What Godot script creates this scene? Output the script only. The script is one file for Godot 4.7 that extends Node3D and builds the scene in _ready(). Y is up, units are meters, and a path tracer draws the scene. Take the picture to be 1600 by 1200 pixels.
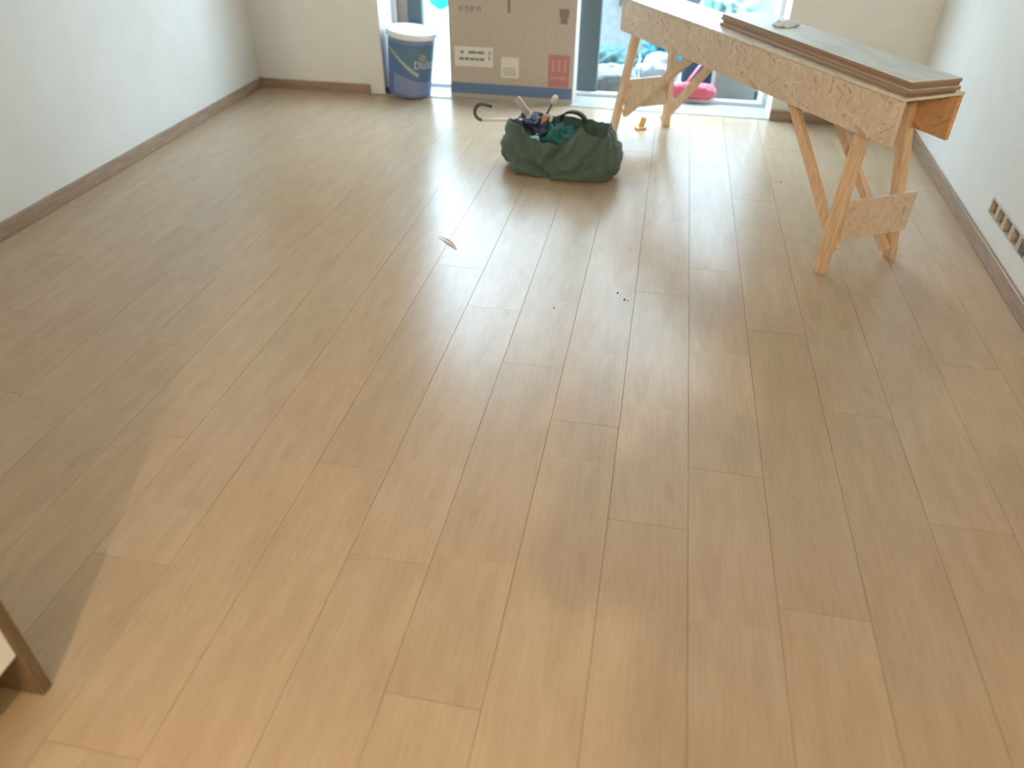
extends Node3D

const FLOOR_Y := 0.0
var M := {}
var taken := {}
var rng := RandomNumberGenerator.new()

# ---------------------------------------------------------------- naming and tagging
func numbered(called: String) -> String:
	var n: int = taken.get(called, 0)
	taken[called] = n + 1
	return called if n == 0 else "%s_%03d" % [called, n]

func tag(o: Node, label: String, category: String, group := "", kind := "") -> void:
	o.set_meta("label", label)
	o.set_meta("category", category)
	if group != "": o.set_meta("group", group)
	if kind != "": o.set_meta("kind", kind)

func thing(called: String, label: String, category: String, at := Vector3.ZERO, turn := 0.0, group := "") -> Node3D:
	var o := Node3D.new()
	o.name = numbered(called)
	add_child(o, true)
	o.position = at
	o.rotation.y = turn
	tag(o, label, category, group)
	return o

func structure(called: String, at := Vector3.ZERO, turn := 0.0) -> Node3D:
	var o := Node3D.new()
	o.name = called
	add_child(o, true)
	o.position = at
	o.rotation.y = turn
	o.set_meta("kind", "structure")
	return o

func put(called: String, mesh: Mesh, mat: Material, parent: Node = null, at := Vector3.ZERO) -> MeshInstance3D:
	var o := MeshInstance3D.new()
	o.name = called if parent else numbered(called)
	o.mesh = mesh
	o.material_override = mat
	o.position = at
	o.cast_shadow = GeometryInstance3D.SHADOW_CASTING_SETTING_ON
	(parent if parent else self).add_child(o, true)
	return o

# ---------------------------------------------------------------- shapes
func flat() -> SurfaceTool:
	var st := SurfaceTool.new()
	st.begin(Mesh.PRIMITIVE_TRIANGLES)
	return st

func tri(st: SurfaceTool, a: Vector3, b: Vector3, c: Vector3, out: Vector3) -> void:
	# front faces run clockwise: the cross product points inwards
	if (b - a).cross(c - a).dot(out) > 0.0:
		var t := b
		b = c
		c = t
	for p in [a, b, c]:
		st.add_vertex(p)

func poly(st: SurfaceTool, pts: Array, centre: Vector3) -> void:
	var mid := Vector3.ZERO
	for p in pts: mid += p
	mid /= pts.size()
	for i in range(1, pts.size() - 1):
		tri(st, pts[0], pts[i], pts[i + 1], mid - centre)

# a box with chamfered edges, spanned by three half axes
func box_axes(st: SurfaceTool, c: Vector3, hx: Vector3, hy: Vector3, hz: Vector3, ch: float) -> void:
	st.set_smooth_group(-1)
	var h := [hx, hy, hz]
	var n := [hx.normalized(), hy.normalized(), hz.normalized()]
	var corner := func(axis: int, s: Array) -> Vector3:
		var p := c
		for k in 3:
			p += h[k] * s[k]
			if k != axis: p -= n[k] * s[k] * ch
		return p
	for axis in 3:
		var b := (axis + 1) % 3
		var d := (axis + 2) % 3
		for s in [-1.0, 1.0]:
			var q := []
			for e in [[-1.0, -1.0], [1.0, -1.0], [1.0, 1.0], [-1.0, 1.0]]:
				var g := [0.0, 0.0, 0.0]
				g[axis] = s
				g[b] = e[0]
				g[d] = e[1]
				q.append(corner.call(axis, g))
			poly(st, q, c)
	if ch <= 0.0: return
	for axis in 3:
		var b := (axis + 1) % 3
		var d := (axis + 2) % 3
		for e in [[-1.0, -1.0], [1.0, -1.0], [1.0, 1.0], [-1.0, 1.0]]:
			var lo := [0.0, 0.0, 0.0]
			lo[axis] = -1.0
			lo[b] = e[0]
			lo[d] = e[1]
			var hi := lo.duplicate()
			hi[axis] = 1.0
			poly(st, [corner.call(b, lo), corner.call(d, lo), corner.call(d, hi), corner.call(b, hi)], c)
	for x in [-1.0, 1.0]:
		for y in [-1.0, 1.0]:
			for z in [-1.0, 1.0]:
				var s := [x, y, z]
				poly(st, [corner.call(0, s), corner.call(1, s), corner.call(2, s)], c)

func box(st: SurfaceTool, lo: Vector3, hi: Vector3, ch := 0.002) -> void:
	var h := (hi - lo) / 2.0
	box_axes(st, (lo + hi) / 2.0, Vector3(h.x, 0, 0), Vector3(0, h.y, 0), Vector3(0, 0, h.z), minf(ch, minf(h.x, minf(h.y, h.z)) * 0.6))

func box_mesh(lo: Vector3, hi: Vector3, ch := 0.002) -> Mesh:
	var st := flat()
	box(st, lo, hi, ch)
	return done(st)

# a rectangular bar from a to b; wide lies across «side»
func bar(st: SurfaceTool, a: Vector3, b: Vector3, side: Vector3, wide: float, thick: float, ch := 0.002) -> void:
	var along := (b - a).normalized()
	var sx := (side - along * side.dot(along)).normalized()
	var sz := along.cross(sx)
	box_axes(st, (a + b) / 2.0, sx * wide / 2.0, (b - a) / 2.0, sz * thick / 2.0, ch)

func bar_mesh(a: Vector3, b: Vector3, side: Vector3, wide: float, thick: float, ch := 0.002) -> Mesh:
	var st := flat()
	bar(st, a, b, side, wide, thick, ch)
	return done(st)

func done(st: SurfaceTool) -> Mesh:
	st.generate_normals()
	return st.commit()

# a smooth sheet of rows x cols points; wrap joins the last column to the first
func sheet(rows: Array, wrap: bool, uv_size := Vector2.ONE) -> Mesh:
	var st := flat()
	st.set_smooth_group(0)
	var nr := rows.size()
	var nc: int = rows[0].size()
	for r in nr:
		for k in nc:
			st.set_uv(Vector2(float(k) / nc * uv_size.x, float(r) / nr * uv_size.y))
			st.add_vertex(rows[r][k])
	for r in nr - 1:
		for k in (nc if wrap else nc - 1):
			var a := r * nc + k
			var b := r * nc + (k + 1) % nc
			for i in [a, b, a + nc, b, b + nc, a + nc]:
				st.add_index(i)
	st.generate_normals()
	return st.commit()

# profile of [radius, height] turned round the y axis (from the bottom outside up to the top)
func lathe(profile: Array, n := 40, c := Vector3.ZERO) -> Mesh:
	var st := flat()
	st.set_smooth_group(-1)
	for i in profile.size() - 1:
		var p: Array = profile[i]
		var q: Array = profile[i + 1]
		var out2 := Vector2(q[1] - p[1], p[0] - q[0])
		for k in n:
			var t0 := TAU * k / n
			var t1 := TAU * (k + 1) / n
			st.set_smooth_group(i + 1)
			var a := c + Vector3(cos(t0) * p[0], p[1], sin(t0) * p[0])
			var b := c + Vector3(cos(t1) * p[0], p[1], sin(t1) * p[0])
			var d := c + Vector3(cos(t0) * q[0], q[1], sin(t0) * q[0])
			var e := c + Vector3(cos(t1) * q[0], q[1], sin(t1) * q[0])
			var tm := (t0 + t1) / 2.0
			var out := Vector3(cos(tm) * out2.x, out2.y, sin(tm) * out2.x)
			if p[0] > 1e-6: tri(st, a, b, d, out)
			if q[0] > 1e-6: tri(st, b, e, d, out)
	return done(st)

# a round tube along points, with one radius for each
func tube(pts: Array, radii: Array, n := 10, caps := true) -> Mesh:
	var rows := []
	var side := Vector3.ZERO
	for i in pts.size():
		var along: Vector3 = ((pts[mini(i + 1, pts.size() - 1)] as Vector3) - (pts[maxi(i - 1, 0)] as Vector3)).normalized()
		if side == Vector3.ZERO:
			side = along.cross(Vector3.UP if absf(along.y) < 0.9 else Vector3.RIGHT).normalized()
		side = (side - along * side.dot(along)).normalized()
		var other := along.cross(side)
		if i == 0 and caps: rows.append(ring(pts[0], side, other, 0.0003, n))
		rows.append(ring(pts[i], side, other, radii[i % radii.size()], n))
		if i == pts.size() - 1 and caps: rows.append(ring(pts[i], side, other, 0.0003, n))
	return sheet(rows, true)

func ring(c: Vector3, a: Vector3, b: Vector3, r: float, n: int) -> Array:
	var out := []
	for k in n:
		var t := TAU * k / n
		out.append(c + a * cos(t) * r + b * sin(t) * r)
	return out

# soft crumpled heap: a superellipsoid with folds, flattened at the bottom
func heap(size: Vector3, power: float, fold: float, freq: float, sd: int, nr := 26, nc := 44) -> Mesh:
	var nz := FastNoiseLite.new()
	nz.seed = sd
	nz.noise_type = FastNoiseLite.TYPE_SIMPLEX
	nz.fractal_type = FastNoiseLite.FRACTAL_RIDGED
	nz.fractal_octaves = 3
	nz.frequency = freq
	var rows := []
	for r in nr + 1:
		var v := -PI / 2 + PI * r / nr
		var row := []
		for k in nc:
			var u := TAU * k / nc
			var d := Vector3(cos(v) * cos(u), sin(v), cos(v) * sin(u))
			var p := Vector3(signf(d.x) * pow(absf(d.x), power), signf(d.y) * pow(absf(d.y), power), signf(d.z) * pow(absf(d.z), power)) * size / 2.0
			p += d * nz.get_noise_3dv(p) * fold
			p.y = maxf(p.y + size.y / 2.0, 0.0)
			row.append(p)
		rows.append(row)
	return sheet(rows, true)

# ---------------------------------------------------------------- materials
func mat(c: Color, rough := 0.7, metal := 0.0, spec := 0.5) -> StandardMaterial3D:
	var m := StandardMaterial3D.new()
	m.albedo_color = c
	m.roughness = rough
	m.metallic = metal
	m.metallic_specular = spec
	return m

func noise_tex(lo: Color, hi: Color, freq: float, octaves: int, sd: int, size := 256) -> NoiseTexture2D:
	var nz := FastNoiseLite.new()
	nz.seed = sd
	nz.frequency = freq
	nz.fractal_octaves = octaves
	var g := Gradient.new()
	g.set_color(0, lo)
	g.set_color(1, hi)
	g.set_offset(0, 0.25)
	g.set_offset(1, 0.75)
	var t := NoiseTexture2D.new()
	t.noise = nz
	t.width = size
	t.height = size
	t.seamless = true
	t.color_ramp = g
	return t

func grained(lo: Color, hi: Color, freq: float, sd: int, scale: Vector3, rough := 0.7) -> StandardMaterial3D:
	var m := mat(Color.WHITE, rough)
	m.albedo_texture = noise_tex(lo, hi, freq, 4, sd)
	m.uv1_triplanar = true
	m.uv1_scale = scale
	return m

# oak laminate: 1.2 m of length along x, three decors of 0.2 m across y
func oak_image() -> Image:
	var w := 1024
	var h := 384
	var im := Image.create(w, h, false, Image.FORMAT_RGB8)
	var fine := FastNoiseLite.new()
	fine.seed = 3
	fine.frequency = 1.0
	fine.fractal_octaves = 3
	var broad := FastNoiseLite.new()
	broad.seed = 9
	broad.frequency = 1.0
	broad.fractal_octaves = 2
	var knots := [Vector2(700, 52), Vector2(310, 224), Vector2(905, 170), Vector2(560, 322)]
	var light := Color(0.815, 0.725, 0.615)
	var dark := Color(0.69, 0.585, 0.475)
	for y in h:
		for x in w:
			var px := float(x)
			var py := float(y)
			var dy := 0.0
			var knot := 0.0
			for k in knots:
				var q := Vector2((px - k.x) / 60.0, (py - k.y) / 13.0)
				var d := q.length_squared()
				if d < 12.0:
					var e := exp(-d * 0.55)
					dy += (py - k.y) * e * -0.55
					knot = maxf(knot, exp(-d * 3.0))
			var s := py + dy
			var streak := fine.get_noise_2d(px * 0.006, s * 0.16) * 0.55 + fine.get_noise_2d(px * 0.03 + 90.0, s * 0.5) * 0.35
			var tone := broad.get_noise_2d(px * 0.0035, s * 0.02) * 0.55
			var figure := absf(sin(s * 0.16 + broad.get_noise_2d(px * 0.004 + 40.0, s * 0.02) * 5.0))
			var t := clampf(0.36 + streak * 0.38 + tone * 0.4 - figure * 0.09 + 0.1 + knot * 0.2, 0.0, 1.0)
			im.set_pixel(x, y, light.lerp(dark, t))
	return im

# strand board: many straw-coloured flakes laid over each other
func strand_image(sd: int) -> Image:
	var n := 512
	var r := RandomNumberGenerator.new()
	r.seed = sd
	var im := Image.create(n, n, false, Image.FORMAT_RGB8)
	im.fill(Color(0.86, 0.78, 0.70))
	for i in 1500:
		var c := Vector2(r.randf() * n, r.randf() * n)
		var a := r.randf() * PI
		var len := r.randf_range(14.0, 60.0)
		var wid := r.randf_range(3.0, 13.0)
		var k := r.randf()
		var col := Color(0.83, 0.745, 0.655).lerp(Color(0.90, 0.825, 0.745), k)
		if r.randf() < 0.05: col = Color(0.77, 0.67, 0.57)
		var dx := Vector2(cos(a), sin(a))
		var dn := Vector2(-dx.y, dx.x)
		var u := -len / 2
		while u < len / 2:
			var v := -wid / 2
			while v < wid / 2:
				var p := c + dx * u + dn * v
				im.set_pixel(posmod(int(p.x), n), posmod(int(p.y), n), col)
				v += 0.9
			u += 0.9
	return im

func make_materials() -> void:
	var oak := ImageTexture.create_from_image(oak_image())
	M.oak = []
	for tint in [Color(1, 1, 1), Color(0.985, 0.98, 0.97), Color(1.0, 0.992, 0.98), Color(0.99, 0.99, 0.99), Color(0.97, 0.965, 0.955)]:
		var m := mat(tint, 0.28, 0.0, 0.61)
		m.albedo_texture = oak
		M.oak.append(m)
	M.plank_face = grained(Color(0.80, 0.80, 0.78), Color(0.86, 0.86, 0.84), 0.02, 29, Vector3(3, 3, 0.6), 0.45)
	M.core = mat(Color(0.63, 0.52, 0.445), 0.9)
	M.screed = mat(Color(0.42, 0.36, 0.30), 0.95)
	M.plaster = mat(Color.WHITE, 0.85, 0.0, 0.3)
	M.plaster.albedo_texture = noise_tex(Color(0.925, 0.92, 0.90), Color(0.935, 0.93, 0.912), 0.02, 4, 5)
	M.plaster.uv1_triplanar = true
	M.plaster.uv1_world_triplanar = true
	M.plaster.uv1_scale = Vector3(0.8, 0.8, 0.8)
	M.skirting = grained(Color(0.62, 0.52, 0.44), Color(0.67, 0.575, 0.49), 0.02, 6, Vector3(1.2, 8, 1.2), 0.45)
	M.marble = grained(Color(0.68, 0.68, 0.67), Color(0.75, 0.755, 0.745), 0.015, 8, Vector3(2, 2, 2), 0.3)
	M.frame_white = mat(Color(0.86, 0.87, 0.87), 0.4)
	M.frame_beige = mat(Color(0.62, 0.57, 0.55), 0.5)
	M.slate = mat(Color(0.36, 0.42, 0.45), 0.45)
	M.tile = grained(Color(0.74, 0.76, 0.76), Color(0.80, 0.82, 0.82), 0.02, 12, Vector3(1, 1, 1), 0.5)
	M.render = grained(Color(0.86, 0.87, 0.87), Color(0.91, 0.92, 0.92), 0.03, 13, Vector3(1, 1, 1), 0.9)
	M.street = grained(Color(0.55, 0.56, 0.55), Color(0.66, 0.67, 0.66), 0.02, 14, Vector3(0.1, 0.1, 0.1), 0.9)
	M.block = grained(Color(0.82, 0.82, 0.81), Color(0.86, 0.86, 0.85), 0.02, 15, Vector3(0.2, 0.2, 0.2), 0.9)
	M.osb = mat(Color(1, 1, 1), 0.6)
	M.osb.albedo_texture = ImageTexture.create_from_image(strand_image(21))
	M.osb.uv1_triplanar = true
	M.osb.uv1_scale = Vector3(1.6, 1.6, 1.6)
	M.osb_bounce_tint = mat(Color(0.97, 0.84, 0.70), 0.65)  # same strand board tinted orange: warm bounce light put into the colour
	M.osb_bounce_tint.albedo_texture = M.osb.albedo_texture
	M.osb_bounce_tint.uv1_triplanar = true
	M.osb_bounce_tint.uv1_scale = Vector3(1.6, 1.6, 1.6)
	M.bench_top = grained(Color(0.82, 0.77, 0.69), Color(0.89, 0.86, 0.80), 0.03, 30, Vector3(2, 2, 2), 0.3)
	M.pine = grained(Color(0.86, 0.72, 0.58), Color(0.93, 0.81, 0.68), 0.03, 31, Vector3(7, 0.7, 7), 0.6)
	M.card = grained(Color(0.735, 0.695, 0.655), Color(0.76, 0.72, 0.68), 0.04, 33, Vector3(3, 3, 3), 0.85)
	M.print_blue = mat(Color(0.40, 0.50, 0.66), 0.7)
	M.print_dark = mat(Color(0.53, 0.50, 0.47), 0.8)
	M.print_red = mat(Color(0.72, 0.49, 0.49), 0.6)
	M.print_pink = mat(Color(0.78, 0.60, 0.58), 0.6)
	M.paper = mat(Color(0.88, 0.87, 0.84), 0.6)
	M.ink = mat(Color(0.50, 0.50, 0.51), 0.8)
	M.tape = mat(Color(0.60, 0.53, 0.45), 0.25)
	M.bucket_blue = mat(Color(0.35, 0.46, 0.66), 0.35)
	M.bucket_teal = mat(Color(0.35, 0.49, 0.60), 0.35)
	M.bucket_mauve = mat(Color(0.51, 0.57, 0.74), 0.35)
	M.white_plastic = mat(Color(0.93, 0.94, 0.94), 0.35)
	M.swoosh = mat(Color(0.68, 0.73, 0.64), 0.4)
	M.orange_print = mat(Color(0.58, 0.62, 0.50), 0.4)
	M.lettering = mat(Color(0.85, 0.87, 0.90), 0.4)
	M.navy = mat(Color(0.13, 0.17, 0.27), 0.5)
	M.canvas = mat(Color.WHITE, 0.9)
	M.canvas.albedo_texture = noise_tex(Color(0.315, 0.39, 0.365), Color(0.345, 0.42, 0.39), 0.05, 4, 41)
	M.canvas.uv1_triplanar = true
	M.canvas.uv1_scale = Vector3(4, 4, 4)
	M.canvas.rim_enabled = true
	M.canvas.rim = 0.3
	M.webbing = mat(Color(0.15, 0.18, 0.165), 0.85)
	M.lining = mat(Color(0.17, 0.23, 0.28), 0.8)
	M.teal_cloth = mat(Color(0.17, 0.42, 0.42), 0.85)
	M.chrome = mat(Color(0.78, 0.78, 0.77), 0.22, 1.0)
	M.steel = mat(Color(0.62, 0.61, 0.58), 0.35, 1.0)
	M.black_grip = mat(Color(0.13, 0.13, 0.13), 0.55)
	M.bristle = mat(Color(0.88, 0.84, 0.76), 0.9)
	M.tan_wood = mat(Color(0.72, 0.56, 0.38), 0.6)
	M.ice_blue = mat(Color(0.55, 0.78, 0.85), 0.45)
	M.grey_hook = mat(Color(0.30, 0.29, 0.28), 0.45)
	M.white_rod = mat(Color(0.93, 0.92, 0.90), 0.3)
	M.green_tarp = grained(Color(0.20, 0.34, 0.34), Color(0.28, 0.43, 0.42), 0.05, 51, Vector3(3, 3, 3), 0.6)
	M.grey_cloth = grained(Color(0.46, 0.475, 0.475), Color(0.55, 0.565, 0.565), 0.04, 52, Vector3(3, 3, 3), 0.8)
	M.teal_bag = mat(Color(0.34, 0.66, 0.72), 0.4)
	M.teal_bag.rim_enabled = true
	M.white_bag = mat(Color(0.66, 0.68, 0.70), 0.5)
	M.pink = grained(Color(0.84, 0.36, 0.42), Color(0.92, 0.47, 0.52), 0.08, 53, Vector3(6, 6, 6), 0.6)
	M.pink_rod = mat(Color(0.93, 0.66, 0.76), 0.3)
	M.crate_grey = mat(Color(0.58, 0.60, 0.57), 0.55)
	M.panel_grey = grained(Color(0.52, 0.535, 0.525), Color(0.56, 0.575, 0.56), 0.03, 54, Vector3(2, 2, 2), 0.6)
	M.dark_panel = mat(Color(0.30, 0.31, 0.31), 0.6)
	M.lavender = mat(Color(0.60, 0.64, 0.76), 0.5)
	M.cream_plastic = mat(Color(0.80, 0.76, 0.70), 0.5)
	M.clay = grained(Color(0.54, 0.35, 0.34), Color(0.68, 0.47, 0.45), 0.08, 55, Vector3(9, 9, 9), 0.95)
	M.chip = mat(Color(0.92, 0.72, 0.50), 0.7)
	M.wenge = grained(Color(0.42, 0.34, 0.25), Color(0.47, 0.39, 0.29), 0.03, 56, Vector3(7, 0.7, 7), 0.5)
	M.door_white = mat(Color(0.92, 0.92, 0.90), 0.4)
	M.skin = mat(Color(0.72, 0.54, 0.43), 0.6)
	M.shirt = mat(Color(0.30, 0.33, 0.38), 0.9)
	M.jeans = mat(Color(0.20, 0.23, 0.31), 0.9)
	M.hair = mat(Color(0.10, 0.08, 0.07), 0.7)
	M.speck = mat(Color(0.22, 0.19, 0.17), 0.6)

# ---------------------------------------------------------------- scene
func _ready() -> void:
	rng.seed = 7
	# camera: a phone held at 1.4 m, tipped down 36 degrees; 1179 px focal length in a 1600 x 1200 frame
	var cam := Camera3D.new()
	cam.name = "camera"
	add_child(cam)
	cam.position = Vector3(0, 1.4, 0)
	cam.rotation_order = EULER_ORDER_YXZ
	cam.rotation = Vector3(-0.630974, 0.181822, 0.0130443)
	cam.fov = rad_to_deg(2.0 * atan(600.0 / 1179.017))
	cam.near = 0.02
	cam.far = 400.0
	cam.current = true
	var lens := CameraAttributesPhysical.new()
	lens.frustum_focal_length = 23.58
	lens.frustum_focus_distance = 2.6
	lens.exposure_aperture = 1.5
	cam.attributes = lens
	# bright overcast sky
	var sky_mat := ProceduralSkyMaterial.new()
	sky_mat.sky_top_color = Color(0.74, 0.86, 0.95)
	sky_mat.sky_horizon_color = Color(0.86, 0.94, 0.98)
	sky_mat.sky_curve = 0.2
	sky_mat.ground_bottom_color = Color(0.5, 0.52, 0.53)
	sky_mat.ground_horizon_color = Color(0.7, 0.74, 0.76)
	sky_mat.sun_angle_max = 1.0
	sky_mat.energy_multiplier = 16.0
	var sky := Sky.new()
	sky.sky_material = sky_mat
	var env := Environment.new()
	env.background_mode = Environment.BG_SKY
	env.sky = sky
	env.tonemap_mode = Environment.TONE_MAPPER_LINEAR
	env.tonemap_exposure = 1.0
	env.sdfgi_enabled = true
	env.ssao_enabled = true
	env.ssil_enabled = true
	var we := WorldEnvironment.new()
	we.name = "world_environment"
	we.environment = env
	add_child(we)

	make_materials()
	build_lamp()
	build_fill_panel()
	build_floor()
	build_shell()
	build_door()
	build_balcony()
	build_bench()
	build_carton()
	build_bucket()
	build_bag()
	build_cabinet()
	build_wall_boxes()
	build_clutter()
	build_debris()
	build_person()

func build_lamp() -> void:
	var t := thing("ceiling_lamp", "round white glass ceiling lamp glowing warm behind the camera", "lamp", Vector3(-0.2, 2.50, 2.0))
	put("mounting_plate", lathe([[0.0, 0.075], [0.06, 0.075], [0.06, 0.15], [0.0, 0.15]]), M.frame_white, t)
	var glow := mat(Color(0.95, 0.9, 0.8), 0.4)
	glow.emission_enabled = true
	glow.emission = Color(1.0, 0.86, 0.62)
	glow.emission_energy_multiplier = 2.0
	var prof := []
	for i in 17:
		var a := -PI / 2 + PI * i / 16.0
		prof.append([maxf(cos(a) * 0.08, 0.0), sin(a) * 0.08])
	put("glass_globe", lathe(prof, 32), glow, t)
	var l := OmniLight3D.new()
	l.name = "bulb_light"
	t.add_child(l)
	l.light_color = Color(1.0, 0.91, 0.75)
	l.light_energy = 4.2
	l.light_size = 0.035
	l.omni_range = 14.0
	l.omni_attenuation = 2.0
	l.shadow_enabled = true

func build_fill_panel() -> void:  # out-of-view panel added to give the near floor soft warm fill
	var t := thing("added_fill_panel", "unseen square ceiling panel added as warm fill above the near floor", "lamp", Vector3(0.5, 2.60, -0.2))
	put("frame", box_mesh(Vector3(-0.32, 0.0, -0.32), Vector3(0.32, 0.05, 0.32), 0.004), M.frame_white, t)
	var glow := mat(Color(0.95, 0.9, 0.8), 0.5)
	glow.emission_enabled = true
	glow.emission = Color(1.0, 0.86, 0.66)
	glow.emission_energy_multiplier = 1.0
	put("diffuser", box_mesh(Vector3(-0.3, -0.004, -0.3), Vector3(0.3, 0.0, 0.3), 0.001), glow, t)
	var l := AreaLight3D.new()
	l.name = "panel_fill_light"
	t.add_child(l)
	l.position = Vector3(0, -0.012, 0)
	l.rotation = Vector3(-PI / 2, 0, 0)
	l.area_size = Vector2(0.6, 0.6)
	l.light_color = Color(1.0, 0.90, 0.75)
	l.light_energy = 0.45
	l.area_range = 14.0
	l.shadow_enabled = true

# the laminate: every plank a part of the floor, 0.2 m wide, chamfered along its top edges
func plank_mesh(w: float, len: float, row: int, off: float) -> Mesh:
	var st := flat()
	st.set_smooth_group(-1)
	var c := 0.0006
	var d := 0.0012
	var t := 0.010
	var uv := func(x: float, z: float) -> Vector2:
		return Vector2((z + off) / 1.2, (row + clampf(x / w, 0.0, 1.0)) / 3.0)
	var top := [Vector3(c, 0, c), Vector3(w - c, 0, c), Vector3(w - c, 0, len - c), Vector3(c, 0, len - c)]
	var rim := [Vector3(0, -d, 0), Vector3(w, -d, 0), Vector3(w, -d, len), Vector3(0, -d, len)]
	var low := [Vector3(0, -t, 0), Vector3(w, -t, 0), Vector3(w, -t, len), Vector3(0, -t, len)]
	var mid := Vector3(w / 2, -t / 2, len / 2)
	var faces := [top]
	for k in 4:
		var n := (k + 1) % 4
		faces.append([top[k], top[n], rim[n], rim[k]])
		faces.append([rim[k], rim[n], low[n], low[k]])
	for f in faces:
		var m: Vector3 = (f[0] + f[2]) / 2.0
		for i in [[0, 1, 2], [0, 2, 3]]:
			var a: Vector3 = f[i[0]]
			var b: Vector3 = f[i[1]]
			var e: Vector3 = f[i[2]]
			if (b - a).cross(e - a).dot(m - mid) > 0.0:
				var s := b
				b = e
				e = s
			for p in [a, b, e]:
				st.set_uv(uv.call(p.x, p.z))
				st.add_vertex(p)
	return done(st)

func build_floor() -> void:
	var f := structure("floor")
	put("subfloor", box_mesh(Vector3(-2.9, -0.2, -5.1), Vector3(1.75, -0.0102, 3.45), 0.0), M.screed, f)
	# z of one end joint in each row of planks, read off the photograph where it shows
	var known := {-3: -2.33, -2: -2.00, -4: -2.62, -1: -2.935, 0: -2.566}
	var gap := 0.0005
	for col in range(-14, 8):
		var x0 := maxf(col * 0.2, -2.655)
		var x1 := minf(col * 0.2 + 0.2, 1.50)
		if x1 - x0 < 0.02: continue
		var joint: float = known.get(col, -2.2 + fposmod(col * 0.43 + 0.17, 1.2))
		var z: float = joint
		while z > -4.885: z -= 1.2
		while z < 3.2:
			var za := maxf(z, -4.885)
			var zb := minf(z + 1.2, 3.2)
			if zb - za > 0.02:
				var mesh := plank_mesh(x1 - x0 - gap, zb - za - gap, rng.randi() % 3, rng.randf() * 1.2)
				put("plank", mesh, M.oak[rng.randi() % 5], f, Vector3(x0, 0, za))
			z += 1.2

func build_shell() -> void:
	var top := 2.65
	put("wall_left", box_mesh(Vector3(-2.85, 0, -5.16), Vector3(-2.64, top, 3.4), 0.0), M.plaster).set_meta("kind", "structure")
	var st := flat()
	box(st, Vector3(-2.64, 0, -5.16), Vector3(-1.77, top, -4.885), 0.003)
	box(st, Vector3(0.67, 0, -5.16), Vector3(1.66, top, -4.885), 0.003)
	box(st, Vector3(-1.77, 2.3, -5.16), Vector3(0.67, top, -4.885), 0.003)
	put("wall_back", done(st), M.plaster).set_meta("kind", "structure")
	# the right wall stands a little out of square; it has a slot for the row of electrical boxes
	var wr := structure("wall_right", Vector3(1.457, 0, -4.9), -0.03545)
	st = flat()
	box(st, Vector3(0, 0, -0.2), Vector3(0.2, 0.150, 8.25), 0.0)
	box(st, Vector3(0, 0.216, -0.2), Vector3(0.2, top, 8.25), 0.0)
	box(st, Vector3(0, 0.150, -0.2), Vector3(0.2, 0.216, 1.625), 0.0)
	box(st, Vector3(0, 0.150, 2.100), Vector3(0.2, 0.216, 8.25), 0.0)
	box(st, Vector3(0.06, 0.150, 1.625), Vector3(0.2, 0.216, 2.100), 0.0)
	put("plastered_face", done(st), M.plaster, wr)
	put("wall_front", box_mesh(Vector3(-2.85, 0, 3.2), Vector3(1.5, top, 3.4), 0.0), M.plaster).set_meta("kind", "structure")
	put("ceiling", box_mesh(Vector3(-2.9, top, -5.2), Vector3(1.75, top + 0.2, 3.45), 0.0), M.plaster).set_meta("kind", "structure")
	# skirting boards
	put("baseboard_left", box_mesh(Vector3(-2.64, 0.0, -4.885), Vector3(-2.624, 0.064, 3.2), 0.003), M.skirting).set_meta("kind", "structure")
	st = flat()
	box(st, Vector3(-2.624, 0.0, -4.885), Vector3(-1.865, 0.06, -4.87), 0.003)
	box(st, Vector3(0.672, 0.0, -4.885), Vector3(1.435, 0.06, -4.87), 0.003)
	put("baseboard_back", done(st), M.skirting).set_meta("kind", "structure")
	var br := structure("baseboard_right", Vector3(1.457, 0, -4.9), -0.03545)
	put("skirting_board", box_mesh(Vector3(-0.016, 0.0, 0.03), Vector3(0.0, 0.066, 8.0), 0.003), M.skirting, br)

func build_door() -> void:
	var d := structure("door_1")
	put("sill", box_mesh(Vector3(-1.77, -0.012, -5.2), Vector3(0.67, 0.005, -4.888), 0.003), M.marble, d)
	put("track", box_mesh(Vector3(-1.77, 0.005, -5.19), Vector3(0.67, 0.028, -5.135), 0.003), M.frame_white, d)
	put("jamb_profile", box_mesh(Vector3(-1.772, 0.005, -5.20), Vector3(-1.742, 2.3, -5.14), 0.004), M.frame_white, d)
	put("stile", box_mesh(Vector3(-1.742, 0.028, -5.215), Vector3(-1.668, 2.28, -5.17), 0.004), M.frame_beige, d)
	put("stile", box_mesh(Vector3(-1.668, 0.028, -5.225), Vector3(-1.575, 2.28, -5.165), 0.004), M.slate, d)
	put("stile", box_mesh(Vector3(-0.550, 0.028, -5.225), Vector3(-0.412, 2.28, -5.165), 0.004), M.slate, d)
	put("jamb_profile", box_mesh(Vector3(0.64, 0.005, -5.20), Vector3(0.672, 2.3, -5.14), 0.004), M.frame_white, d)
	put("head_profile", box_mesh(Vector3(-1.742, 2.26, -5.20), Vector3(0.64, 2.3, -5.14), 0.004), M.frame_white, d)

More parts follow.
